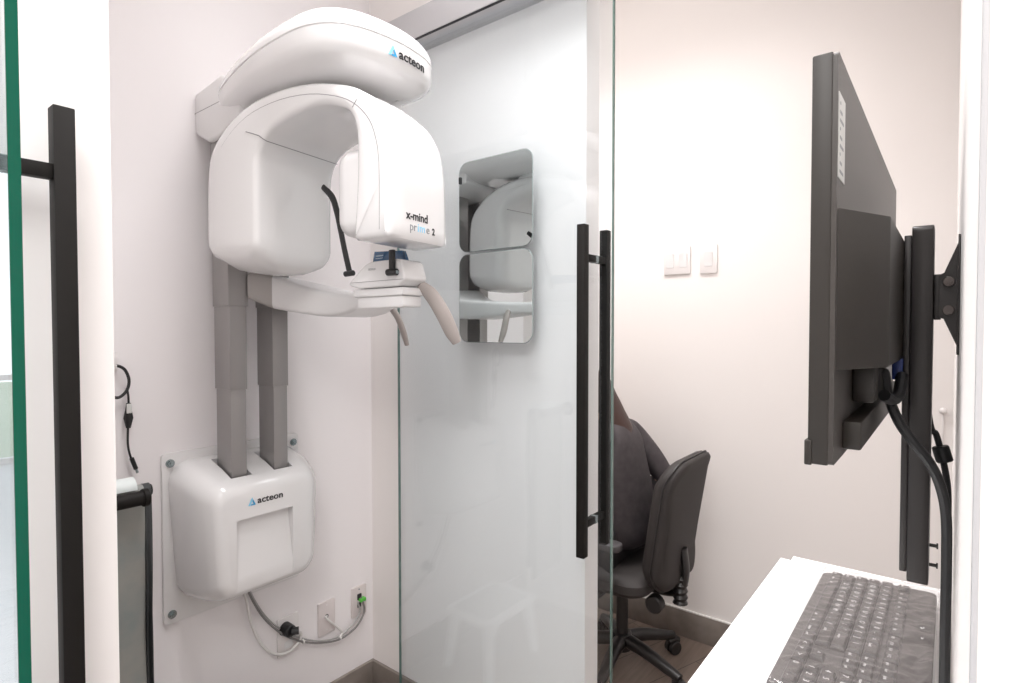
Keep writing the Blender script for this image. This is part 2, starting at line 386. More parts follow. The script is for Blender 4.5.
# overhead arm
plan=[(.850,1.884),(.822,1.76),(.790,1.64),(.766,1.52),(.750,1.40),(.746,1.30),(.748,1.22),(.760,1.165),(.783,1.125),(.816,1.098),(.858,1.082),(.905,1.074),(.955,1.072),(1.005,1.078),(1.048,1.090),(1.085,1.112),(1.108,1.146),(1.118,1.20),(1.118,1.34),(1.116,1.50),(1.112,1.64),(1.104,1.76),(1.096,1.884)]
plan=[(v.x,v.y) for v in smooth_path([(x,y,0) for x,y in plan],3)]
def inset(P,d,keep_y=1.88):
    out=[]; n=len(P)
    for i,(x,y) in enumerate(P):
        a=Vector(P[max(i-1,0)]); c=Vector(P[min(i+1,n-1)]); t=(c-a).normalized(); nrm=Vector((t.y,-t.x))  # outward
        cx,cy=.93,1.5
        if nrm.dot(Vector((x-cx,y-cy)))<0: nrm=-nrm
        q=Vector((x,y))-nrm*d
        if y>keep_y: q.y=y
        out.append((q.x,q.y))
    return out
rings=[]
for z,d in ((2.103,.095),(2.108,.068),(2.117,.040),(2.130,.016),(2.141,.005),(2.155,.001),(2.172,0),(2.188,-.001),(2.1895,.0022),(2.1915,.0022),(2.193,-.001),(2.206,.0),(2.220,.005),(2.234,.015),(2.243,.032),(2.248,.060)):
    rings.append([(x,min(y,1.8835),z+(0.012*max(0,(y-1.25))/.6 if z<2.15 else 0)) for x,y in inset(plan,d)])
b=loft(NB(),rings)
arm=obj('overhead_arm',b,WHT,X,'white overhead arm',angle=40)
# wall bracket at the arm root
g=NB(); prism(g,[(1.883,2.105),(1.883,2.228),(1.71,2.245),(1.60,2.20),(1.60,2.10),(1.73,2.066),(1.80,2.064)],lambda u,v,a:(a,u,v),.812,1.10,.010,3)
br=obj('arm_bracket',g,WHT2,X,'white wall bracket')
g=NB(); prism(g,[(1.882,2.166),(1.882,2.1676),(1.72,2.1676),(1.72,2.166)],lambda u,v,a:(a,u,v),.8114,.8128); obj('bracket_seam',g,SEAM,br)
# curved lettering along the seam outline
def along(P,s0,s):
    """point and tangent on polyline P at arc length s0+s"""
    L=s0+s; i=0
    while i<len(P)-2:
        d=(Vector(P[i+1])-Vector(P[i])).length
        if L<=d: break
        L-=d; i+=1
    a=Vector(P[i]); c=Vector(P[i+1]); t=(c-a).normalized(); return a+t*L,t
def wrap(bm,P,s0,z0):
    for v in bm.verts:
        p,t=along(P,s0,v.co.x); n=Vector((t.y,-t.x)); v.co=Vector((p.x+n.x*(.0012+v.co.z),p.y+n.y*(.0012+v.co.z),z0+v.co.y))
    return bm
PL=inset(plan,0)
def s_of(px,py):
    best=0;bd=9;acc=0
    for i in range(len(PL)-1):
        q=Vector((PL[i][0],PL[i][1],2.17)); d=q-CAM; sx=512+F*d.dot(RT)/d.dot(FW)
        if abs(sx-px)<bd and PL[i][1]<1.13 and PL[i][0]<1.1: bd=abs(sx-px);best=acc
        acc+=(Vector(PL[i+1])-Vector(PL[i])).length
    return best
S0=s_of(386,40)
sz=.0255
a,bb=tri_logo(sz); obj('logo_mark',wrap(a,PL,S0,2.152),CYANL,arm,'light blue half of the triangle mark'); obj('logo_mark',wrap(bb,PL,S0,2.152),CYAN,arm,'blue half of the triangle mark')
tb=textbm('acteon',sz*1.25,sx=1.1,bold=.0005); bmesh.ops.subdivide_edges(tb,edges=[e for e in tb.edges if e.calc_length()>.006],cuts=1)
for v in tb.verts: v.co.x+=sz*1.2; v.co.y+=.001
obj('logo_lettering',wrap(tb,PL,S0,2.152),INK,arm,'black acteon lettering')
# rotating arch
outer=[(.0,1.712),(.0,1.79),(.002,1.869),(.016,1.948),(.039,1.997),(.084,2.039),(.146,2.068),(.246,2.092),(.353,2.099),(.468,2.087),(.551,2.056),(.617,2.012),(.652,1.96),(.662,1.88),(.664,1.80),(.664,1.715)]
inner=[(.451,1.70),(.450,1.80),(.449,1.90),(.444,1.945),(.423,1.982),(.373,2.011),(.281,2.031),(.212,2.033),(.150,2.016),(.118,1.992),(.103,1.95),(.100,1.88),(.104,1.80),(.112,1.712)]
def sm(P,n=3): return [(v.x,v.y) for v in smooth_path([(x,y,0) for x,y in P],n)]
O_=sm(outer); I_=sm(inner)
bot1=[(.660,1.69),(.645,1.668),(.615,1.657),(.56,1.651),(.50,1.651),(.468,1.660),(.455,1.678)]
bot2=[(.106,1.702),(.092,1.700),(.05,1.700),(.012,1.701),(.003,1.704)]
prof=O_+bot1+I_+bot2
def inset_closed(P,d):
    n=len(P); area=sum(P[i][0]*P[(i+1)%n][1]-P[(i+1)%n][0]*P[i][1] for i in range(n)); sg=1 if area>0 else -1; out=[]
    for i in range(n):
        a=Vector(P[i-1]); c=Vector(P[(i+1)%n]); t=(c-a).normalized(); nn=Vector((-t.y,t.x))*sg; q=Vector(P[i])+nn*d; out.append((q.x,q.y))
    return out
rings=[]
def wid(b): 
    k=min(1,max(0,b/.40)); return .236+.037*k*k*(3-2*k)
near=[(0,.016),(.002,.010),(.006,.004),(.014,.0)]; fars=[(.036,.0),(.020,.005),(.008,.014),(.002,.023),(0,.032)]
stations=[('n',a,d) for a,d in near]+[('m',t,0) for t in (.25,.4,.55,.7)]+[('f',a,d) for a,d in fars]
for kind,a,d in stations:
    ins=inset_closed(prof,d); ring=[]
    for (b0,z),(b,zz) in zip(prof,ins):
        w=wid(b0); aa=a if kind=='n' else (w*a if kind=='m' else w-a)
        q=2*aa/w-1
        if b0>.40 and zz<1.76:
            zz+=.045*abs(q)**3*(1-max(0,(zz-1.66))/.10 if zz>1.66 else 1)
        # the roof rolls off towards the far side
        if zz>1.9 and b0<.30 and q>0: zz-=.020*q*q*min(1,(zz-1.9)/.08)*(1-b0/.30)
        ring.append(G(aa,b,zz))
    rings.append(ring)
b=loft(NB(),rings,cap=False)
b.verts.ensure_lookup_table(); NP=len(prof)
def zipcap(i0):
    kk=len(O_)+len(bot1)//2; A_=list(range(0,kk+1)); B_=list(range(NP-1,kk,-1)); V_=lambda i:b.verts[i0+i]
    i=j=0; fs=[]
    while i<len(A_)-1 or j<len(B_)-1:
        fa=(i+1)/(len(A_)-1) if i<len(A_)-1 else 9; fb=(j+1)/(len(B_)-1) if j<len(B_)-1 else 9
        if fa<=fb: fs.append(b.faces.new((V_(A_[i]),V_(A_[i+1]),V_(B_[j])))); i+=1
        else: fs.append(b.faces.new((V_(A_[i]),V_(B_[j+1]),V_(B_[j])))); j+=1
    return fs
zipcap(0); zipcap(NP*(len(rings)-1)); bmesh.ops.recalc_face_normals(b,faces=b.faces[:])
gan=obj('rotating_arch',b,WHT,X,'glossy white C-shaped rotating arch',angle=50)
# raised rim inlay on the near side of the arch
def strip(P1,P2,a,th):
    g=NB(); n=len(P1)
    rings=[]
    for (b1,z1),(b2,z2) in zip(P1,P2):
        rings.append([G(a,b1,z1),G(a-th,b1,z1),G(a-th,b2,z2),G(a,b2,z2)])
    return loft(g,rings)
# thin joint lines around the rim
o2=sm([(.028,1.72),(.028,1.87),(.042,1.94),(.066,1.981),(.106,2.016),(.160,2.041),(.248,2.063),(.353,2.070),(.458,2.058),(.532,2.030),(.590,1.99)])
o3=[(bb_+.0014,zz_-.0014) for bb_,zz_ in o2]
obj('rim_seam',strip(o2,o3,.0008,.0010),SEAM,gan,'thin grey joint line')
g=NB(); box(g,-.0006,.0006,0,.0012,0,.03)
# seam around the sensor leg, at the foot of the roof
g=NB()
s_pts=[G(-.0006,.520,2.034),G(-.0006,.440,1.995),G(.004,.4395,1.994)]
def ribbon(pts,r): return tube(NB(),pts,r,6,1,smooth=False)
obj('leg_seam',ribbon([G(.014,.4235,1.982),G(.10,.4235,1.982),G(.20,.4235,1.982),G(.255,.4235,1.982)],.0012),SEAM,gan,'dark joint line across the inner face')
obj('leg_seam',ribbon([G(-.0002,.486,2.012),G(-.0002,.460,2.003),G(-.0002,.4350,1.9935),G(.0015,.4300,1.9895),G(.005,.4262,1.9858),G(.014,.4235,1.982)],.0013),SEAM,gan,'dark joint line across the rim')
obj('leg_seam',ribbon([G(-.0004,.094,2.020),G(-.0004,.108,2.004)],.0007),SEAM,gan,'short joint line on the rim')
# vent slots on the roof shoulder
rr=[]
# tube head bulge inside the label leg
g=NB(); rg=[]
for bb_,ins in ((.085,0),(.150,.0),(.178,.008),(.192,.022),(.198,.045)):
    rg.append([G(u,bb_,v) for u,v in rrect(.018+ins,.200-ins,1.715+ins,1.925-ins,.035,6)])
obj('tube_window',loft(g,rg),WHT2,gan,'rounded white tube cover',angle=40)
# sensor panel contour inside the other leg
g=NB(); rg=[]
for bb_,ins in ((.455,0),(.447,.0),(.4435,.004)):
    rg.append([G(u,bb_,v) for u,v in rrect(.050+ins,.205-ins,1.70+ins,1.93-ins,.06,8)])
g.free()
# lettering on the label leg (outer face b=0)
U=GA; V=Vector((0,0,1))
def lt(s,px_a,z,size,m,nm='lettering',sx=1.0,bold=0):
    tb=textbm(s,size,sx=sx,bold=bold); place(tb,G(px_a,-.0006,z),U,V); obj(nm,tb,m,gan,'printed lettering'); 
lt('x-mind',.058,1.7515,.0285,INK,bold=.0005)
lt('pr',.070,1.7265,.0285,INKG); lt('i',.0985,1.7265,.0285,CYANL); lt('m',.106,1.7265,.0285,CYANL); lt('e',.1315,1.7265,.0285,INKG); lt('2',.1545,1.7265,.0225,INK,bold=.0006)
# hub between arm and arch
g=NB(); cyl(g,(.93,1.33,2.05),(.93,1.33,2.125),.10,36,bev=.004); obj('swivel_hub',g,WHT2,X)
# vents: five slim slots on the roof shoulder
def roofpt(a,b):
    # roof height along outer profile
    for (b1,z1),(b2,z2) in zip(O_,O_[1:]):
        if b1<=b<=b2: zz=z1+(z2-z1)*(b-b1)/(b2-b1+1e-9); break
    else: zz=2.09
    q=2*a/wid(b)-1
    if q>0: zz-=.020*q*q*min(1,(zz-1.9)/.08)*(1-b/.30)
    return G(a,b,zz)
for k in range(6):
    a=.085+k*.012; g=tube(NB(),[roofpt(a,.062+.0*k),roofpt(a,.085),roofpt(a,.11)],.0012,6,2); obj('vent_slot',g,mat('vent_grey',(.55,.54,.54),.6),gan)
# carriage and chin-rest arm
Nn=[(.882,1.704),(.908,1.688),(.936,1.660),(.980,1.580),(1.020,1.500),(1.020,1.400),(.990,1.320),(.958,1.25)]
Ff=[(1.045,1.84),(1.075,1.82),(1.120,1.770),(1.185,1.650),(1.198,1.530),(1.170,1.410),(1.125,1.320),(1.075,1.25)]
zb=[1.588,1.575,1.5586,1.543,1.533,1.540,1.550,1.553]; zt=[1.668,1.668,1.662,1.632,1.610,1.602,1.598,1.598]
Ns=smooth_path([(x,y,0) for x,y in Nn],4); Fs=smooth_path([(x,y,0) for x,y in Ff],4)
Zs=smooth_path([(a,b_,0) for a,b_ in zip(zb,zt)],4)
def armloft(i0,i1):
    rings=[]
    for i in range(i0,i1+1):
        n,f_=Ns[i],Fs[i]; z0,z1=Zs[i].x,Zs[i].y; d=(f_-n); L=d.length; d.normalize(); ring=[]
        for u,v in rrect(0,L,z0,z1,.014,4): ring.append((n.x+d.x*u,n.y+d.y*u,v))
        rings.append(ring)
    return loft(NB(),rings)
ca=obj('carriage',armloft(0,8),COLD,X,'grey carriage collar')
ar=obj('chin_rest_arm',armloft(8,len(Ns)-1),WHT2,X,'curved white chin-rest arm')
fx=lambda u,v,a:(a,u,v)
g=NB(); prism(g,rrect(1.078,1.275,1.581,1.601,.004,3),fx,.950,1.022,.002); cr=obj('chin_rest_table',g,WHT2,X,'white chin-rest table')
g=NB(); prism(g,rrect(1.084,1.265,1.552,1.5808,.004,3),fx,.955,1.018,.002); obj('table_base',g,WHT2,cr)
g=NB(); prism(g,[(1.280,1.611),(1.284,1.618),(1.268,1.630),(1.215,1.664),(1.190,1.670),(1.090,1.671),(1.076,1.666),(1.062,1.626),(1.064,1.618),(1.090,1.603),(1.24,1.602)],fx,.942,1.018,.005,3)
hs=obj('control_panel',g,WHT,X,'white control panel housing',angle=40)
g=NB(); box(g,.9414,.9425,1.066,1.275,1.6185,1.6198); obj('panel_seam',g,SEAM,hs)
tb=textbm('acteon',.011,ext=.0002); place(tb,(.9414,1.20,1.648),(0,-1,0),(0,0,1)); obj('panel_lettering',tb,INKG,hs,'tiny grey lettering')
g=NB(); prism(g,[(1.245,1.670),(1.110,1.670),(1.130,1.700),(1.245,1.706)],lambda u,v,a:(a+(v-1.670)*.2,u,v),.990,1.002,.001); ts=obj('touch_screen',g,SCRB,hs,'blue touch screen')
g=NB()
for k in range(3): box(g,.9918+k*.0012,.9935+k*.0012,1.205,1.235,1.675+k*.0075,1.679+k*.0075)
obj('screen_icons',g,SCRL,ts,'pale lines on the screen')
# temple rod and bite holder
def onx(pts,x): return [on(px,py,0,x) for px,py in pts]
P=onx([(323,187),(332,197),(337,212),(341,232),(345,252),(350,274)],.942); g=tube(NB(),P,[.0085,.0105,.0105,.0095,.0095,.0095],12,6,flat=(.55,(1,0,0)))
tr=obj('temple_rod',g,RUB,X,'curved black temple rest rod')
p=P[-1]; g=NB(); cyl(g,(p.x-.006,p.y+.014,p.z),(p.x+.0,p.y-.016,p.z+.002),.0075,16,bev=.001); obj('rod_foot',g,RUB,tr)
p=on(392,272,0,.936); g=NB(); box(g,p.x-.004,p.x+.005,p.y-.0085,p.y+.0085,p.z,p.z+.055,.002); cyl(g,(p.x,p.y+.017,p.z),(p.x,p.y-.018,p.z-.001),.0085,16,bev=.001)
bh=obj('bite_holder',g,RUB,X,'short black bite block holder')
g=NB(); cyl(g,(p.x,p.y-.018,p.z-.001),(p.x,p.y-.0195,p.z-.001),.0045,12); obj('holder_screw',g,BOLT,bh)
# patient handles
pp=[]
for (px,py),x in zip([(420,284),(432,296),(443,314),(451,331),(457,343)],(1.010,1.035,1.058,1.078,1.092)): pp.append(on(px,py,0,x))
g=tube(NB(),pp,[.012,.0185,.0195,.0195,.018,.012],14,6,flat=(.62,(.6,.75,.35))); obj('patient_handle',g,HAND,X,'grey curved patient handle')
pp=[Vector((1.130,1.35,1.57))]
for (px,py),x in zip([(397,316),(403,331),(407,345)],(1.158,1.178,1.196)): pp.append(on(px,py,0,x))
g=tube(NB(),pp,[.009,.0125,.0125,.0125,.009],14,6,flat=(.75,(0,0,1))); obj('patient_handle',g,HAND,X,'grey curved patient handle')
# ---------------------------------------------------------------- wall plates, plug and cables at the foot of the machine
def wplate(x0,x1,z0,z1,m,label,name='wall_outlet',cat='wall outlet'):
    t=thing(name,label,cat,((x0+x1)/2,YL,z0))
    g=NB(); prism(g,rrect(x0,x1,z0,z1,.004,3),lambda u,v,a:(u,a,v),YL-.008,YL-.0002,.0015); obj('cover_plate',g,m,t); return t
t=wplate(1.066,1.148,.322,.462,WHT3,'white power outlet plate with black plug, leftmost of three low wall plates')
for z in (.36,.422):
    g=NB(); prism(g,rrect(1.09,1.124,z-.014,z+.014,.012,5),lambda u,v,a:(u,a,v),YL-.0095,YL-.007); obj('socket',g,WHT2,t)
t=wplate(1.230,1.303,.328,.455,PINKP,'pale blank plate with one white cable, middle of three low wall plates','cable_plate','wall plate')
g=NB(); cyl(g,(1.266,YL-.0095,.398),(1.266,YL-.007,.398),.007,14); obj('cable_hole',g,INK,t)
for z in (.345,.44):
    g=NB(); cyl(g,(1.266,YL-.009,z),(1.266,YL-.007,z),.003,8); obj('screw',g,WHT3,t)
t=wplate(1.381,1.452,.338,.459,PINKP,'pale data plate with green clip, rightmost of three low wall plates','data_plate','wall plate')
for z in (.352,.446):
    g=NB(); cyl(g,(1.416,YL-.009,z),(1.416,YL-.007,z),.003,8); obj('screw',g,BOLT,t)
g=NB(); box(g,1.407,1.425,YL-.0095,YL-.006,.373,.392,.001); box(g,1.407,1.425,YL-.014,YL-.006,.405,.428,.002); obj('data_jack',g,INK,t)
g=NB(); box(g,1.410,1.436,YL-.028,YL-.008,.398,.412,.002); obj('clip',g,GREEN,t,'green plastic clip')
t=thing('power_plug','black round power plug in the leftmost low outlet','plug',(1.12,1.85,.40))
p=on(289,630,1,1.852)
g=NB(); cyl(g,(p.x-.004,YL-.009,p.z),(p.x,1.835,p.z),.024,20,.021,bev=.003); cyl(g,(p.x,1.835,p.z),(p.x+.02,1.822,p.z),.013,14); obj('plug_body',g,RUB,t)
def cable(name,pts,r,m,label,cat='cable',seg=10,group=None):
    return tag(obj(name,tube(NB(),pts,r,seg,6),m),label,cat,group)
wall=lambda pts,y:[on(px,py,1,y) for px,py in pts]
q=wall([(243,583),(247,602),(252,625),(262,645),(275,654),(288,652),(298,643),(301,634)],1.862)
q=[Vector((q[0].x,1.84,.66))]+q+[Vector((p.x+.018,1.826,p.z))]
cable('power_cable',q,.0052,CABW,'white power cable looping from the machine base to the black plug')
q=wall([(245,583),(253,601),(264,618),(281,633),(300,641),(320,643),(340,639),(356,627),(364,612),(363,602)],1.858)
q=[Vector((q[0].x,1.84,.66))]+q+[Vector((1.418,YL-.015,.416))]
cable('data_cable',q,.0038,CABG,'dark grey data cable sagging from machine base to the data plate')
q=wall([(246.5,583),(256,603),(268,619),(284,631),(301,638),(320,641),(338,637),(352,625),(360,612),(358,603)],1.870)
q=[Vector((q[0].x,1.846,.66))]+q+[Vector((1.414,YL-.015,.40))]
cable('data_cable',q,.0032,mat('light_grey_cable',(.42,.41,.40),.4),'lighter grey data cable just behind the dark one')
q=wall([(326,618),(331,622),(337,627),(342,632),(340,637)],1.868); q=[Vector((1.266,YL-.008,.398))]+q
cable('signal_cable',q,.0042,CABW,'short white cable from the middle wall plate to the grey cables')
for (px,py),lab in (((283,634),'white cable tie on the grey cables, nearest the black plug'),((303,641.5),'white cable tie at the lowest sag of the grey cables'),((340,638),'white cable tie where the grey cables split, near the data plate')):
    g=NB(); c=on(px,py,1,1.862); tube(g,[c+Vector((-.003,0,0)),c+Vector((.003,0,0))],.0085,10,1,smooth=False)
    tag(obj('cable_tie',g,CABW),lab,'cable tie')
# dropped cable, hook on the left
hk=thing('wall_hook','small clear adhesive hook holding the black cable','hook',(.585,YL,1.39))
g=NB(); box(g,.568,.592,YL-.006,YL-.0003,1.375,1.43,.002); tube(g,[(.58,YL-.006,1.385),(.58,YL-.022,1.38),(.58,YL-.026,1.395)],.004,8,4); obj('hook_body',g,WHT3,hk)
q=wall([(106,392),(113,397),(121,396),(128,386),(127,374),(120,367),(113,366),(108,372)],YL-.020)
pc=thing('charging_cable','black cable with inline connector looped on a wall hook','cable',(.61,1.86,1.08))
q2=wall([(108,372),(104,383),(106,392),(113,397),(120,397),(127,390),(129,380),(125,370),(118,366),(112,367)],YL-.02)
obj('cable_loop',tube(NB(),q2,.0042,8,6),RUB,pc)
q3=wall([(127,388),(128.5,400)],YL-.02); obj('cable_drop',tube(NB(),q3+wall([(128,428),(128,445),(131,458),(136,468)],YL-.02),.0030,8,6),RUB,pc)
c0,c1=on(128.5,403,1,YL-.02),on(128.3,428,1,YL-.02); g=tube(NB(),[c0,c0*.7+c1*.3,c0*.4+c1*.6,c1],[.006,.0085,.0125,.006],10,4); obj('inline_connector',g,RUB,pc)
c=on(129,408,1,YL-.035); g=box(NB(),c.x-.006,c.x+.007,c.y-.001,c.y+.001,c.z-.015,c.z+.012,.0005); obj('cable_tag',g,LBL,pc,'small white tag')
c0,c1=on(131.5,458,1,YL-.02),on(136,469,1,YL-.02); cc=NB(); cyl(cc,c0,c1,.0058,12); pe=obj('cable_end',cc,RUB,pc)
cc=NB(); cyl(cc,c1,c1+(c1-c0).normalized()*.012,.0035,10); obj('plug_tip',cc,BOLT,pe)
# ---------------------------------------------------------------- apron rod and lead apron
t=thing('apron_rail','black round rail with end cap sticking out from the left jamb wall','rail',(.317,1.6,1.07))
g=NB(); cyl(g,(.3175,1.6,1.073),(.556,1.6,1.073),.018,24); rl=obj('rail',g,BLK,t)
g=NB(); cyl(g,(.3175,1.65,1.078),(.590,1.65,1.078),.014,20); obj('rail',g,BLK,t)
g=NB(); cyl(g,(.552,1.6,1.073),(.566,1.6,1.073),.0225,28,bev=.002); obj('end_cap',g,BLK,t)
g=NB(); cyl(g,(.3172,1.6,1.073),(.325,1.6,1.073),.035,24); obj('wall_flange',g,BLK,t)
t=thing('lead_apron','grey lead apron with dark binding draped over the black rail','apron',(.45,1.6,.25))
def drape(x0,x1,off,z0,side=None):
    """sheet draped over the rail, its two tails hanging"""
    prof=[]; r=.0195+off
    Y0=1.65; r=.0155+off
    for k in range(14): prof.append((Y0-r-.004*math.sin(k*.7),z0+(1.078-z0)*k/14))
    for k in range(13): a=R(180-15*k); prof.append((Y0+r*math.cos(a),1.078+r*math.sin(a)))
    for k in range(14): prof.append((Y0+r+.006*math.sin(k*.6),1.078-(1.078-z0-.05)*(k+1)/14))
    th=.006; g=NB(); rings=[]
    n=9
    for i in range(n+1):
        x=x0+(x1-x0)*i/n; ring=[]
        for j,(y,z) in enumerate(prof):
            wv=.006*math.sin(i*1.1+z*5)*max(0,min(1,(1.05-z)*3)); ring.append(Vector((x,y+wv,z)))
        rings.append(ring)
    loft(g,rings,cap=False,closed=False)
    bmesh.ops.solidify(g,geom=g.faces[:],thickness=th); bmesh.ops.recalc_face_normals(g,faces=g.faces[:]); return g
obj('apron_body',drape(.330,.569,.002,.25),APR,t)
bd=obj('binding',drape(.5695,.585,.003,.245),APRD,t,'dark edge binding')
g=NB(); rings=[]
for i in range(6):
    x=.40+.15*i/5; rings.append([Vector((x,1.652+(.030*math.cos(R(a))),1.090+.028*math.sin(R(a)))) for a in range(0,181,15)])
loft(g,rings,cap=False,closed=False); bmesh.ops.solidify(g,geom=g.faces[:],thickness=.004); obj('collar_lining',g,APRW,t,'pale lining folded over the rail')
# ---------------------------------------------------------------- step stool (seen only as a reflection)
ST=Vector((.905,1.635,0)); SZ=.26
t=thing('step_stool','low white plastic step stool standing in front of the machine, seen reflected','stool',ST)
g=NB(); prism(g,rrect(ST.x-.172,ST.x+.172,ST.y-.13,ST.y+.13,.02,4),lambda u,v,a:(u,v,a),SZ-.028,SZ,.004); obj('step_top',g,STOOL,t)
g=NB(); prism(g,rrect(ST.x-.148,ST.x+.148,ST.y-.103,ST.y+.103,.015,4),lambda u,v,a:(u,v,a),SZ,SZ+.002); obj('tread',g,STOOLT,t,'grey non-slip tread')
for sx in (-1,1):
    for sy in (-1,1):
        g=NB(); r1=[(ST.x+sx*.135+u,ST.y+sy*.095+v,SZ-.02) for u,v in rrect(-.022,.022,-.018,.018,.006,3)]; r0=[(ST.x+sx*.165+u,ST.y+sy*.120+v,0) for u,v in rrect(-.016,.016,-.014,.014,.005,3)]
        loft(g,[r0,r1]); obj('leg',g,STOOL,t)
# ---------------------------------------------------------------- desk, keyboard
t=thing('desk_shelf','white wall-mounted shelf desk under the monitor','desk',(.88,.14,1.005))
obj('desktop',box(NB(),.46,1.272,.010,.252,1.008,1.030,.001),DESK,t)
obj('front_panel',box(NB(),.46,1.247,.2525,.271,.985,1.030,.001),DESK,t)
obj('side_panel',box(NB(),1.2535,1.2725,.012,.250,.88,1.0075,.001),DESK,t)
for x in (.55,1.15):
    g=NB(); prism(g,[(YR+.0005,1.0075),(.20,1.0075),(.19,.995),(YR+.02,.86),(YR+.0005,.86)],lambda u,v,a:(a,u,v),x-.01,x+.01); obj('bracket',g,DESK,t)
g=box(NB(),.70,1.247,.012,.20,1.0302,1.0345,.001); tag(obj('plastic_tray',g,mat('pale_tray',(.86,.87,.87),.25)),'thin white mat lying under the keyboard on the desk','mat')
c0=on(840,578.5,2,1.036); c1=on(885,585,2,1.036)
g=NB(); prism(g,[(c0.x+.001,c0.y),(c1.x+.001,c1.y),(c1.x-.006,c1.y),(c0.x-.006,c0.y)],lambda u,v,a:(u,v,a),1.0347,1.0372); tag(obj('pen',g,mat('slate_grey',(.08,.10,.11),.4)),'slim dark grey pen tray slot at the far end of the keyboard','pen')
KX1=1.184; KX0=.760; KY0=.014; KY1=.183; KZ=1.0347
KB=thing('keyboard','black keyboard with white key legends under crumpled clear plastic','keyboard',((KX0+KX1)/2,(KY0+KY1)/2,KZ))
def tilt(v): return v.z+ (KY1-v.y)*.045
g=NB(); prism(g,rrect(KX0,KX1,KY0,KY1,.012,5),lambda u,v,a:(u,v,a),KZ,KZ+.012,.002)
for v in g.verts:
    if v.co.z>KZ+.005: v.co.z=tilt(v.co)
obj('keyboard_case',g,KEYB,KB)
UN=.0186
keys=[]
xl=KX1-.010
def row(y,x,items):
    for it in items:
        if isinstance(it,tuple): s,w=it
        else: s,w=it,1
        if s is not None: keys.append((s,x-w*UN,x,y))
        x-=w*UN
rows_y=[KY1-.024-k*.0192 for k in range(5)]
main=[[('ctrl',1.25),('win',1.25),('alt',1.25),('',6.25),('alt',1.25),('fn',1.25),('menu',1.25),('ctrl',1.25)],
 [('shift',2.25)]+list('ZXCVBNM,./')+[('shift',2.75)],[('caps',1.75)]+list('ASDFGHJKL;\'')+[('enter',2.25)],
 [('tab',1.5)]+list('QWERTYUIOP[]')+[('\\',1.5)],list('`1234567890-=')+[('back',2)]]
for y,r_ in zip(rows_y,main): row(y,xl,r_)
yf=rows_y[4]-.0235
row(yf,xl,['esc',(None,1),'F1','F2','F3','F4',(None,.5),'F5','F6','F7','F8',(None,.5),'F9','F10','F11','F12'])
xn=xl-15.3*UN
row(rows_y[0],xn,['<','v','>']); row(rows_y[1],xn,[(None,1),'^']); row(rows_y[3],xn,['del','end','pd']); row(rows_y[4],xn,['ins','hm','pu']); row(yf,xn,['prt','scr','brk'])
xp=xn-3.3*UN
row(rows_y[0],xp,[('0',2),'.']); row(rows_y[1],xp,['1','2','3']); row(rows_y[2],xp,['4','5','6']); row(rows_y[3],xp,['7','8','9','+']); row(rows_y[4],xp,['num','/','*','-']); row(yf,xp,['c','o'])
legcache={}
def keymesh(bm,s,x0,x1,yc,leg):
    zb_=tilt(Vector((0,yc,KZ+.012))); h=.0075; hw=.0085
    y0,y1=yc-hw,yc+hw; x0+=.0008; x1-=.0008
    lo=[(x0,y0),(x1,y0),(x1,y1),(x0,y1)]; i=.0022; hi=[(x0+i,y0+i),(x1-i,y0+i),(x1-i,y1-i),(x0+i,y1-i)]
    rings=[[(x,y,zb_+.0002) for x,y in lo],[(x,y,zb_+h*.55) for x,y in lo],[(x,y,zb_+h) for x,y in hi]]
    loft(bm,rings)
    if s and leg:
        sz=.0098 if len(s)==1 else .0056
        tb=textbm(s,sz,ext=.0001)
        # reading direction: the typist faces the wall, so right is -x and up is -y
        for v in tb.verts: v.co=Vector((x1-i-.0012-v.co.x,y1-i-.0026-(.004 if len(s)==1 else .003)-v.co.y+.003,zb_+h+.00015+v.co.z))
        me=bpy.data.meshes.new('q'); tb.to_mesh(me); tb.free(); n0=len(bm.faces); bm.from_mesh(me); bpy.data.meshes.remove(me)
        bm.faces.ensure_lookup_table()
        for f_ in bm.faces[n0:]: f_.material_index=1
def kdist(k): return (Vector(((k[1]+k[2])/2,k[3],KZ))-CAM).length
keys.sort(key=lambda k:-(k[2]))     # the far (visible) end first
rest=NB()
for i,(s,x0,x1,y) in enumerate(keys):
    if i<96:
        g=NB(); keymesh(g,s,x0,x1,y,True); obj('key',g,[KEYC,KEYL],KB,angle=25)
    else: keymesh(rest,s,x0,x1,y,True)
o=obj('key_group',rest,[KEYC,KEYL],KB,angle=25); o['kind']='stuff'
# clear crumpled plastic over the keyboard
pm=bpy.data.materials.new('clear_plastic_film'); pm.use_nodes=True; nt=pm.node_tree; nt.nodes.clear()
oo=nt.nodes.new('ShaderNodeOutputMaterial'); mx=nt.nodes.new('ShaderNodeMixShader'); m2=nt.nodes.new('ShaderNodeMixShader'); tp=nt.nodes.new('ShaderNodeBsdfTransparent'); gl=nt.nodes.new('ShaderNodeBsdfGlossy'); df=nt.nodes.new('ShaderNodeBsdfDiffuse'); fr=nt.nodes.new('ShaderNodeFresnel')
ior_fix(nt,fr); gl.inputs['Roughness'].default_value=.13; df.inputs['Color'].default_value=(.62,.57,.56,1); tp.inputs['Color'].default_value=(.96,.95,.95,1); m2.inputs[0].default_value=.09
nt.links.new(tp.outputs[0],m2.inputs[1]); nt.links.new(df.outputs[0],m2.inputs[2]); nt.links.new(fr.outputs[0],mx.inputs[0]); nt.links.new(m2.outputs[0],mx.inputs[1]); nt.links.new(gl.outputs[0],mx.inputs[2]); nt.links.new(mx.outputs[0],oo.inputs[0])
from mathutils import noise as MN
g=NB(); NX,NY=150,64; grid=[]
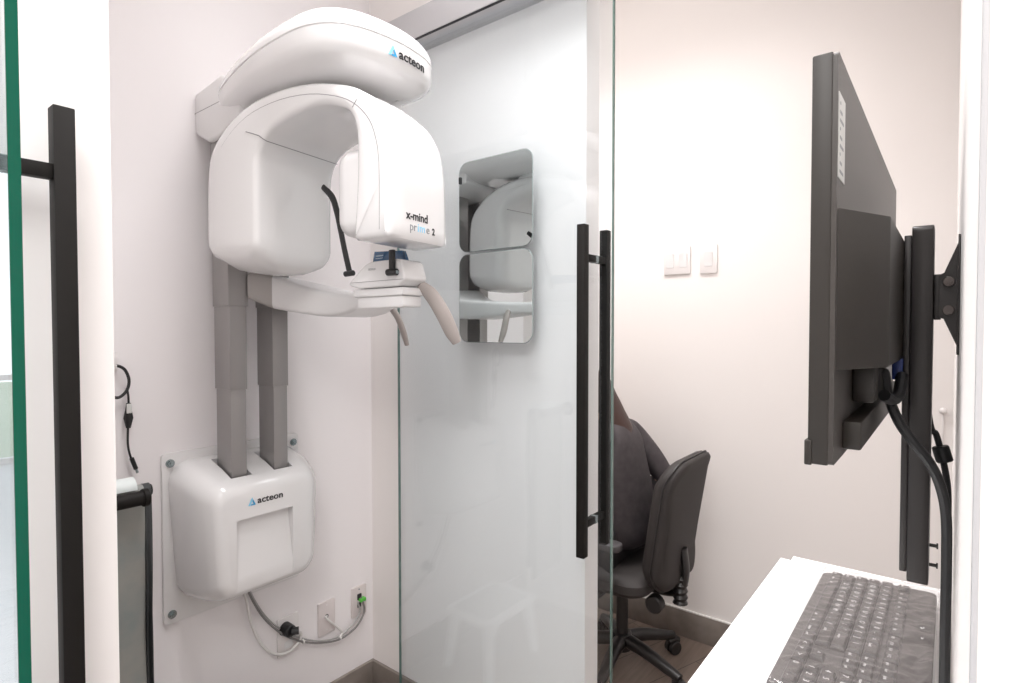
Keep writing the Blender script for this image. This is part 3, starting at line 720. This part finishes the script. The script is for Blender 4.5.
for i in range(NX+1):
    rowv=[]
    for j in range(NY+1):
        x=KX0-.012+(KX1-KX0+.022)*i/NX; y=KY0-.013+(KY1-KY0+.021)*j/NY
        ex=min(x-(KX0-.012),KX1+.010-x); ey=min(y-(KY0-.013),KY1+.008-y); e=max(0,min(1,min(ex,ey*1.2)/.012))
        base=KZ+.0205+(KY1-y)*.045
        a=math.sin(x*46+y*75+3*MN.noise(Vector((x*9,y*9,0)))); wr=max(0,1-abs(a)*3.0)*.0030*max(0,MN.noise(Vector((x*14,y*14,4)))+.35)
        wr+=abs(MN.noise(Vector((x*60,y*30,1))))*.0032
        loose=max(0,1-(y-KY0)/.060)*max(0,min(1,(1.12-x)/.12))
        wr+=loose*(.010*abs(MN.noise(Vector((x*22,y*34,7))))+.003)
        z=(KZ+.0008)*(1-e)+ (base+wr)*e
        rowv.append(g.verts.new((x,max(y,.0006),z)))
    grid.append(rowv)
for i in range(NX):
    for j in range(NY): g.faces.new((grid[i][j],grid[i+1][j],grid[i+1][j+1],grid[i][j+1]))
tag(obj('keyboard_cover',g,pm,angle=180),'crumpled clear plastic sheet stretched over the black keyboard','plastic cover')
# ---------------------------------------------------------------- monitor
MT=thing('computer_monitor','black flat monitor on the right wall seen from its side and back','monitor',(.86,.09,1.381))
MX0,MX1=.550,1.172; MZ0,MZ1=1.381,1.7335
obj('panel',box(NB(),MX0,MX1,.083,.099,MZ0,MZ1,.0015),MON,MT)
obj('screen',box(NB(),MX0+.008,MX1-.008,.0992,.0996,MZ0+.022,MZ1-.008),MONS,MT,'dark glass screen')
obj('front_bezel',box(NB(),MX0-.001,MX1+.001,.0955,.1015,MZ0-.001,MZ0+.021,.0012),MON,MT)
g=NB(); prism(g,rrect(MX0+.0005,MX1-.0005,MZ0+.0005,MZ1-.0005,.004,3),lambda u,v,a:(u,a,v),.0792,.0832); obj('back_panel',g,MONB,MT,'dark grey textured back')
g=NB(); prism(g,[(.556,.0793),(.632,.0465),(1.09,.0465),(1.165,.0793)],lambda u,v,a:(u,v,a),1.463,1.603,.0015); hp=obj('rear_housing',g,MON,MT,'darker raised rear housing')
g=NB(); prism(g,[(.600,1.388),(.600,1.414),(1.10,1.414),(1.10,1.388)],lambda u,v,a:(u,a,v),.064,.0793,.002); obj('lower_ledge',g,MON,MT)
for x0,x1,y0 in ((.66,.70,.060),(.735,.76,.058)): obj('port_block',box(NB(),x0,x1,y0,.0793,1.425,1.4625,.003),MON,MT)
# sticker with printed lines on the back
P4=[on(px,py,1,.0789) for px,py in ((836.5,92),(843,106),(843,172),(836.5,180))]
lx0=.5535; lx1=.588
g=box(NB(),lx0,lx1,.0786,.0793,1.628,1.700); sk=obj('sticker',g,LBL,MT,'pale printed sticker')
g=NB()
for k in range(9): box(g,lx0+.006,lx1-.010-.008*(k%3),.0783,.0787,1.633+k*.0072,1.6355+k*.0072)
obj('sticker_print',g,INKG,sk)
# ---------------------------------------------------------------- wall mount
t=thing('monitor_mount','black steel rail and bracket carrying the monitor on the right wall','monitor mount',(.82,.02,1.2))
g=NB(); prism(g,rrect(.800,.845,1.203,1.617,.006,3),lambda u,v,a:(u,a,v),.0180,.0385,.0015); rail=obj('vertical_rail',g,MNT,t)
g=NB(); box(g,.806,.84,.0388,.0460,1.213,1.607,.001); obj('rail_plate',g,MNT,rail)
g=NB(); box(g,.813,.837,.0110,.0178,1.509,1.561,.001); obj('knuckle',g,MNT,t)
g=NB(); prism(g,[(.0125,1.512),(.0125,1.560),(.0085,1.562),(-.0052,1.599),(-.0052,1.476),(.0085,1.510)],lambda u,v,a:(a,u,v),.808,.812); 
prism(g,[(.0125,1.512),(.0125,1.560),(.0085,1.562),(-.0052,1.599),(-.0052,1.476),(.0085,1.510)],lambda u,v,a:(a,u,v),.840,.844); br=obj('bracket',g,MNT,t)
g=NB(); box(g,.79,.862,-.0058,-.0036,1.470,1.602,.0005); obj('wall_plate',g,MNT,t)
for z in (1.5195,1.5515):
    g=NB(); cyl(g,(.808,.0042,z),(.803,.0042,z),.0056,20,bev=.0006); cyl(g,(.803,.0042,z),(.8015,.0042,z),.0030,6); obj('bolt',g,mat('dark_bolt',(.10,.085,.08),.3,metal=.7),br)
for z in (1.2225,1.2455):
    g=NB(); cyl(g,(.822,.0178,z),(.822,.0105,z),.0020,10); cyl(g,(.822,.0112,z),(.822,.0095,z),.0034,10); obj('pin',g,MNT,t)
# ---------------------------------------------------------------- monitor cables
pts=[Vector((.745,.066,1.440)),on(884,372,0,.74),on(888,395,0,.74),on(899,422,0,.735),on(914,443,0,.73),on(929,462,0,.735),on(940,485,0,.745),on(946,515,0,.755),on(948.5,560,0,.76),on(949,620,0,.76),on(949,683,0,.76)]
pts=[p if k==0 else Vector((p.x,max(p.y,.0015),p.z)) for k,p in enumerate(pts)]
pts.append(Vector((.76,.0022,1.02))); pts.append(Vector((.76,.0022,.85)))
cable('video_cable',pts,.0051,RUB,'thick black cable hanging from monitor down the right wall')
pts=[Vector((.86,.030,1.47)),on(930,423,0,.86),on(936,434,0,.86),on(941,452,0,.86),on(946,475,0,.86),on(948.5,500,0,.86),on(949,560,0,.86),on(949,640,0,.86)]
pts=[Vector((p.x,max(p.y,.0012),p.z)) for p in pts]+[Vector((.86,.0022,1.0)),Vector((.86,.0022,.85))]
cc=thing('usb_cable','thin black cable with ferrite core behind the mount rail','cable',(.86,.01,.85))
obj('cable_line',tube(NB(),pts,.0036,10,6),RUB,cc)
c0=on(940,446,0,.86); c1=on(945,462,0,.86); g=NB(); cyl(g,c0,c1,.0088,16,bev=.0012); obj('ferrite_core',g,RUB,cc)
# blue plug near the ports
g=NB(); c0=on(897,362,0,.79); box(g,c0.x-.006,c0.x+.006,c0.y-.006,c0.y+.0045,c0.z-.020,c0.z+.004,.001)
obj('plug',g,BLUEC,MT,'blue cable plug')
g=NB(); tube(g,[(.70,.055,1.43),(.72,.050,1.424),(.75,.046,1.426),(.785,.045,1.445)],.006,10,5); obj('cable_elbow',g,RUB,MT)
# ---------------------------------------------------------------- office chair
CX,CY=2.25,1.13
C=thing('office_chair','black office chair with curved upholstered back at the back wall','office chair',(CX,CY,0))
ang0=math.degrees(math.atan2(.993-CY,2.514-CX))
for k in range(5):
    a=R(ang0+72*k); d=Vector((math.cos(a),math.sin(a),0)); c=Vector((CX,CY,0)); L=.285
    g=tube(NB(),[c+d*.03+Vector((0,0,.135)),c+d*.12+Vector((0,0,.125)),c+d*.22+Vector((0,0,.10)),c+d*L+Vector((0,0,.083))],[.03,.027,.023,.019],12,5)
    lg=obj('leg',g,CHP,C)
    e=c+d*L; g=NB(); n=Vector((-d.y,d.x,0))
    for s_ in (-1,1): cyl(g,e+n*s_*.006+Vector((0,0,.030)),e+n*s_*.026+Vector((0,0,.030)),.030,24,bev=.003)
    cyl(g,e+Vector((0,0,.03)),e+Vector((0,0,.085)),.010,12)
    g2=tube(g,[e+Vector((0,0,.058))-d*.026,e+Vector((0,0,.066)),e+Vector((0,0,.055))+d*.026],.018,10,4)
    obj('caster',g,CHP,lg)
g=NB(); cyl(g,(CX,CY,.09),(CX,CY,.165),.042,28,bev=.004); cyl(g,(CX,CY,.165),(CX,CY,.33),.026,24); cyl(g,(CX,CY,.33),(CX,CY,.41),.018,20); obj('gas_column',g,CHP,C)
g=NB(); cyl(g,(CX-.042,CY,.13),(CX-.047,CY,.13),.018,18); obj('hub_badge',g,CHR,C,'small chrome badge')
g=NB(); box(g,CX-.10,CX+.10,CY-.13,CY+.13,.405,.435,.01); cyl(g,(CX+.10,CY-.02,.415),(CX+.20,CY-.02,.41),.008,10); obj('mechanism',g,CHP,C)
g=NB(); rg=[]
for z,sx_,sy_ in ((.425,.19,.18),(.432,.225,.215),(.455,.245,.235),(.485,.242,.232),(.503,.22,.21),(.510,.17,.16)):
    rg.append([(CX+u,CY+.03+v-(.0),z-.02*max(0,(v-.1)/.13)) for u,v in rrect(-sx_,sx_,-sy_,sy_,.09,6)])
obj('seat',loft(g,rg),CHF,C,'black upholstered seat')
# curved back: rings across thickness (along y), outline in x-z
def backring(hw,z0,z1,yoff,r):
    out=[]
    for u,v in rrect(-hw,hw,z0,z1,r,7):
        t=(v-.44)/.54; vv=v
        hwid=1-.12*abs(t-.45)
        y=CY-.262+yoff -.070*t + .050*math.sin(max(0,min(1,t))*math.pi) + .25*u*u
        out.append((CX+u*hwid,y,vv))
    return out
def subcap(bm):
    return bm
g=NB(); rg=[backring(.215-d,.455+d,.985-d,y,.10-d*.5) for y,d in ((.060,.05),(.056,.020),(.045,.006),(.028,.0),(.012,.004))]
obj('back_cushion',loft(g,rg),CHF,C,'black upholstered backrest cushion',angle=50)
g=NB(); rg=[backring(.213-d,.457+d,.983-d,y,.10-d*.5) for y,d in ((.011,.0),(-.004,.002),(-.016,.012),(-.021,.035))]
sh_=obj('back_shell',loft(g,rg),CHF,C,'rear shell of the backrest',angle=50)
rr_=[Vector(q) for q in backring(.2155,.4545,.9855,.0115,.10)]; rr_.append(rr_[0]); obj('piping',tube(NB(),rr_,.0035,8,1,smooth=False),CHP,sh_)
g=tube(NB(),[(CX,CY-.06,.405),(CX,CY-.18,.395),(CX,CY-.262,.42),(CX,CY-.285,.50),(CX,CY-.275,.60)],.022,12,6,flat=(.6,(0,0,1))); obj('back_bar',g,CHP,C)
g=NB(); tube(g,[(CX,CY-.262,.37+k*.013) for k in range(10)],[.031,.024]*5,14,1,smooth=False); obj('bellows',g,CHP,C,'ribbed black bellows')
g=NB(); cyl(g,(CX-.12,CY-.195,.385),(CX-.075,CY-.195,.385),.036,20,bev=.006); obj('adjust_knob',g,CHP,C)
for s_ in (-1,1):
    g=NB(); tube(g,[(CX+s_*.19,CY-.01,.42),(CX+s_*.275,CY-.01,.43),(CX+s_*.285,CY-.01,.52),(CX+s_*.28,CY-.01,.635)],.016,10,5); ap=obj('armrest',g,CHP,C)
    g=NB(); prism(g,rrect(CX+s_*.27-.035,CX+s_*.27+.035,CY-.13,CY+.11,.03,5),lambda u,v,a:(u,v,a),.632,.660,.006,3); obj('arm_pad',g,mat('arm_pad_grey',(.06,.055,.058),.5),ap)
# ---------------------------------------------------------------- person on the chair
PX=2.26; PY=1.17
PS=thing('person','person with long dark hair in a charcoal top seated facing left','person',(PX,PY,0))
def skin_obj(name,nodes,edges,m,parent,sub=2,label=None):
    me=bpy.data.meshes.new(name); off=rootloc(parent)
    me.from_pydata([Vector(n[:3])-off for n in nodes],edges,[]); me.materials.append(m)
    o=bpy.data.objects.new(name,me); COL.objects.link(o)
    md=o.modifiers.new('skin','SKIN'); md.use_smooth_shade=True
    for i,n in enumerate(nodes):
        sv=me.skin_vertices[0].data[i]; rr=n[3]; sv.radius=rr if isinstance(rr,tuple) else (rr,rr); sv.use_root=(i==0)
    s2=o.modifiers.new('sub','SUBSURF'); s2.levels=sub; s2.render_levels=sub
    b=evalbm(o); bpy.data.objects.remove(o); bpy.data.meshes.remove(me)
    me=bpy.data.meshes.new(name); 
    for f_ in b.faces: f_.smooth=True
    b.to_mesh(me); b.free(); me.materials.append(m)
    o=bpy.data.objects.new(name,me); COL.objects.link(o); o.parent=parent
    if label: o['label']=label
    return o
def P3(dx,dy,z,r): return (PX+dx,PY+dy,z,r)
def body(grow,which):
    n=[];e=[]
    def add(v,p=None):
        n.append(v)
        if p is not None: e.append((p,len(n)-1))
        return len(n)-1
    return n,e,add
# skin body: one continuous figure
n,e,add=body(0,0)
pel=add(P3(0,-.02,.56,(.15,.11))); ab=add(P3(0,0,.70,(.125,.09)),pel); ch=add(P3(0,.03,.88,(.145,.10)),ab); nk0=add(P3(0,.04,1.04,(.09,.065)),ch); nk=add(P3(0,.10,1.10,.045),nk0); hd0=add(P3(0,.14,1.15,(.06,.07)),nk); hd=add(P3(0,.165,1.22,(.072,.09)),hd0); hd2=add(P3(0,.155,1.29,(.060,.075)),hd)
hands={}
for s_ in (-1,1):
    sh=add(P3(s_*.165,.03,1.025,.05),nk0)
    el_=(s_*.20,-.155,.80) if s_>0 else (s_*.23,.06,.76)
    wr_=(s_*.19,.12,.73) if s_>0 else (s_*.16,.30,.74)
    el=add(P3(*el_,.038),sh); wr=add(P3(*wr_,.025),el); d=(Vector(wr_)-Vector(el_)).normalized()
    pm_=Vector(wr_)+d*.055; pal=add(P3(*pm_,(.032,.016)),wr)
    for k in range(4):
        lat=Vector((1,0,0))*((k-1.5)*.019); b0=pm_+d*.035+lat; L=(.062,.072,.068,.052)[k]
        i1=add(P3(*b0,.0088),pal); i2=add(P3(*(b0+d*L*.5+Vector((0,0,-.004))),.008),i1); i3=add(P3(*(b0+d*L*.9+Vector((0,0,-.022))),.007),i2)
    tb0=pm_-d*.02+Vector((-s_*.03,0,-.004)); i1=add(P3(*tb0,.010),pal); add(P3(*(tb0+d*.035+Vector((-s_*.015,0,-.008))),.008),i1)
    hp_=add(P3(s_*.10,.02,.555,.085),pel); kn=add(P3(s_*.13,.40,.53,.058),hp_); an=add(P3(s_*.12,.42,.12,.036),kn); add(P3(s_*.12,.50,.05,.033),an)
bo=skin_obj('body',n,e,SKIN,PS)
# face details
g=NB(); hc=Vector((PX,PY+.16,1.225))
prism(g,[(.085,-.03),(.115,-.03),(.090,.012)],lambda u,v,a:(hc.x+a,hc.y+u,hc.z+v),-.012,.012,.004)
for s_ in (-1,1): ball(g,(PX+s_*.078,PY+.155,1.225),.022,.35,.8,1.3,12)
obj('nose_and_ears',g,SKIN,PS)
for s_ in (-1,1):
    g=NB(); ball(g,(PX+s_*.031,PY+.238,1.235),.0125,1.2,.6,.7,12); obj('eye',g,CABW,PS); 
g=NB(); box(g,PX-.024,PX+.024,PY+.236,PY+.246,1.168,1.178,.003); obj('mouth',g,mat('lips',(.42,.14,.12),.5),PS)
# hair
hn=[P3(0,.135,1.305,(.078,.09)),P3(0,.12,1.24,(.086,.090)),P3(0,.07,1.17,(.085,.050)),P3(0,.0,1.10,(.085,.045)),P3(0,-.045,1.03,(.075,.040)),P3(0,-.075,.97,(.05,.028)),
    P3(.075,.06,1.12,.030),P3(.10,.02,1.035,.022),P3(-.075,.06,1.12,.030),P3(-.10,.02,1.035,.022)]
skin_obj('hair',hn,[(0,1),(1,2),(2,3),(3,4),(4,5),(2,6),(6,7),(2,8),(8,9)],HAIR,PS,label='long dark brown hair')
# top with sleeves
n=[P3(0,-.03,.54,(.185,.15)),P3(0,-.035,.66,(.17,.145)),P3(0,-.03,.80,(.17,.145)),P3(0,.0,.93,(.17,.125)),P3(0,.045,1.03,(.12,.07)),P3(0,.08,1.075,(.062,.05)),
   P3(.165,.02,1.03,.062),P3(.19,-.08,.91,.058),P3(.205,-.165,.79,.054),P3(.20,-.03,.76,.045),P3(.19,.09,.735,.034),
   P3(-.165,.03,1.03,.062),P3(-.20,.05,.90,.055),P3(-.235,.06,.76,.050),P3(-.19,.20,.745,.042),P3(-.165,.28,.74,.034)]
skin_obj('top',n,[(0,1),(1,2),(2,3),(3,4),(4,5),(4,6),(6,7),(7,8),(8,9),(9,10),(4,11),(11,12),(12,13),(13,14),(14,15)],JACK,PS,label='loose charcoal long-sleeved top')
n=[P3(0,-.03,.555,(.17,.115))]
ed=[]
for s_ in (-1,1):
    b0=len(n); n+=[P3(s_*.10,.04,.56,.10),P3(s_*.125,.25,.565,.085),P3(s_*.13,.40,.535,.072),P3(s_*.13,.42,.33,.062),P3(s_*.125,.42,.13,.055)]; ed+=[(0,b0)]+[(b0+i,b0+i+1) for i in range(4)]
skin_obj('trousers',n,ed,PANT,PS,label='black trousers')
for s_ in (-1,1):
    g=NB(); rg=[]
    for z,k in ((.0,1),(.02,1.03),(.05,.95),(.085,.7),(.10,.5)):
        rg.append([(PX+s_*.12+u*k,PY+.485+v*(k if z<.06 else k*.9)-(0 if z<.06 else .04),z+.001) for u,v in rrect(-.045,.045,-.13,.13,.042,6)])
    obj('shoe',loft(g,rg),SHOE,PS,'black shoe')
# ---------------------------------------------------------------- camera, light, world
cam=bpy.data.cameras.new('camera'); cam.sensor_width=36; cam.lens=F/1024*36; cam.clip_start=.01
co=bpy.data.objects.new('camera',cam); COL.objects.link(co)
M=Matrix((( RT.x,UP.x,-FW.x,CAM.x),(RT.y,UP.y,-FW.y,CAM.y),(RT.z,UP.z,-FW.z,CAM.z),(0,0,0,1))); co.matrix_world=M
SC.camera=co
W=bpy.data.worlds.new('world'); SC.world=W; W.use_nodes=True
bg=W.node_tree.nodes['Background']; bg.inputs[0].default_value=(.88,.94,1,1); bg.inputs[1].default_value=1.2
vs=SC.view_settings; vs.view_transform='Standard'; vs.look='None'; vs.gamma=1; vs.use_curve_mapping=False; vs.exposure=0.52
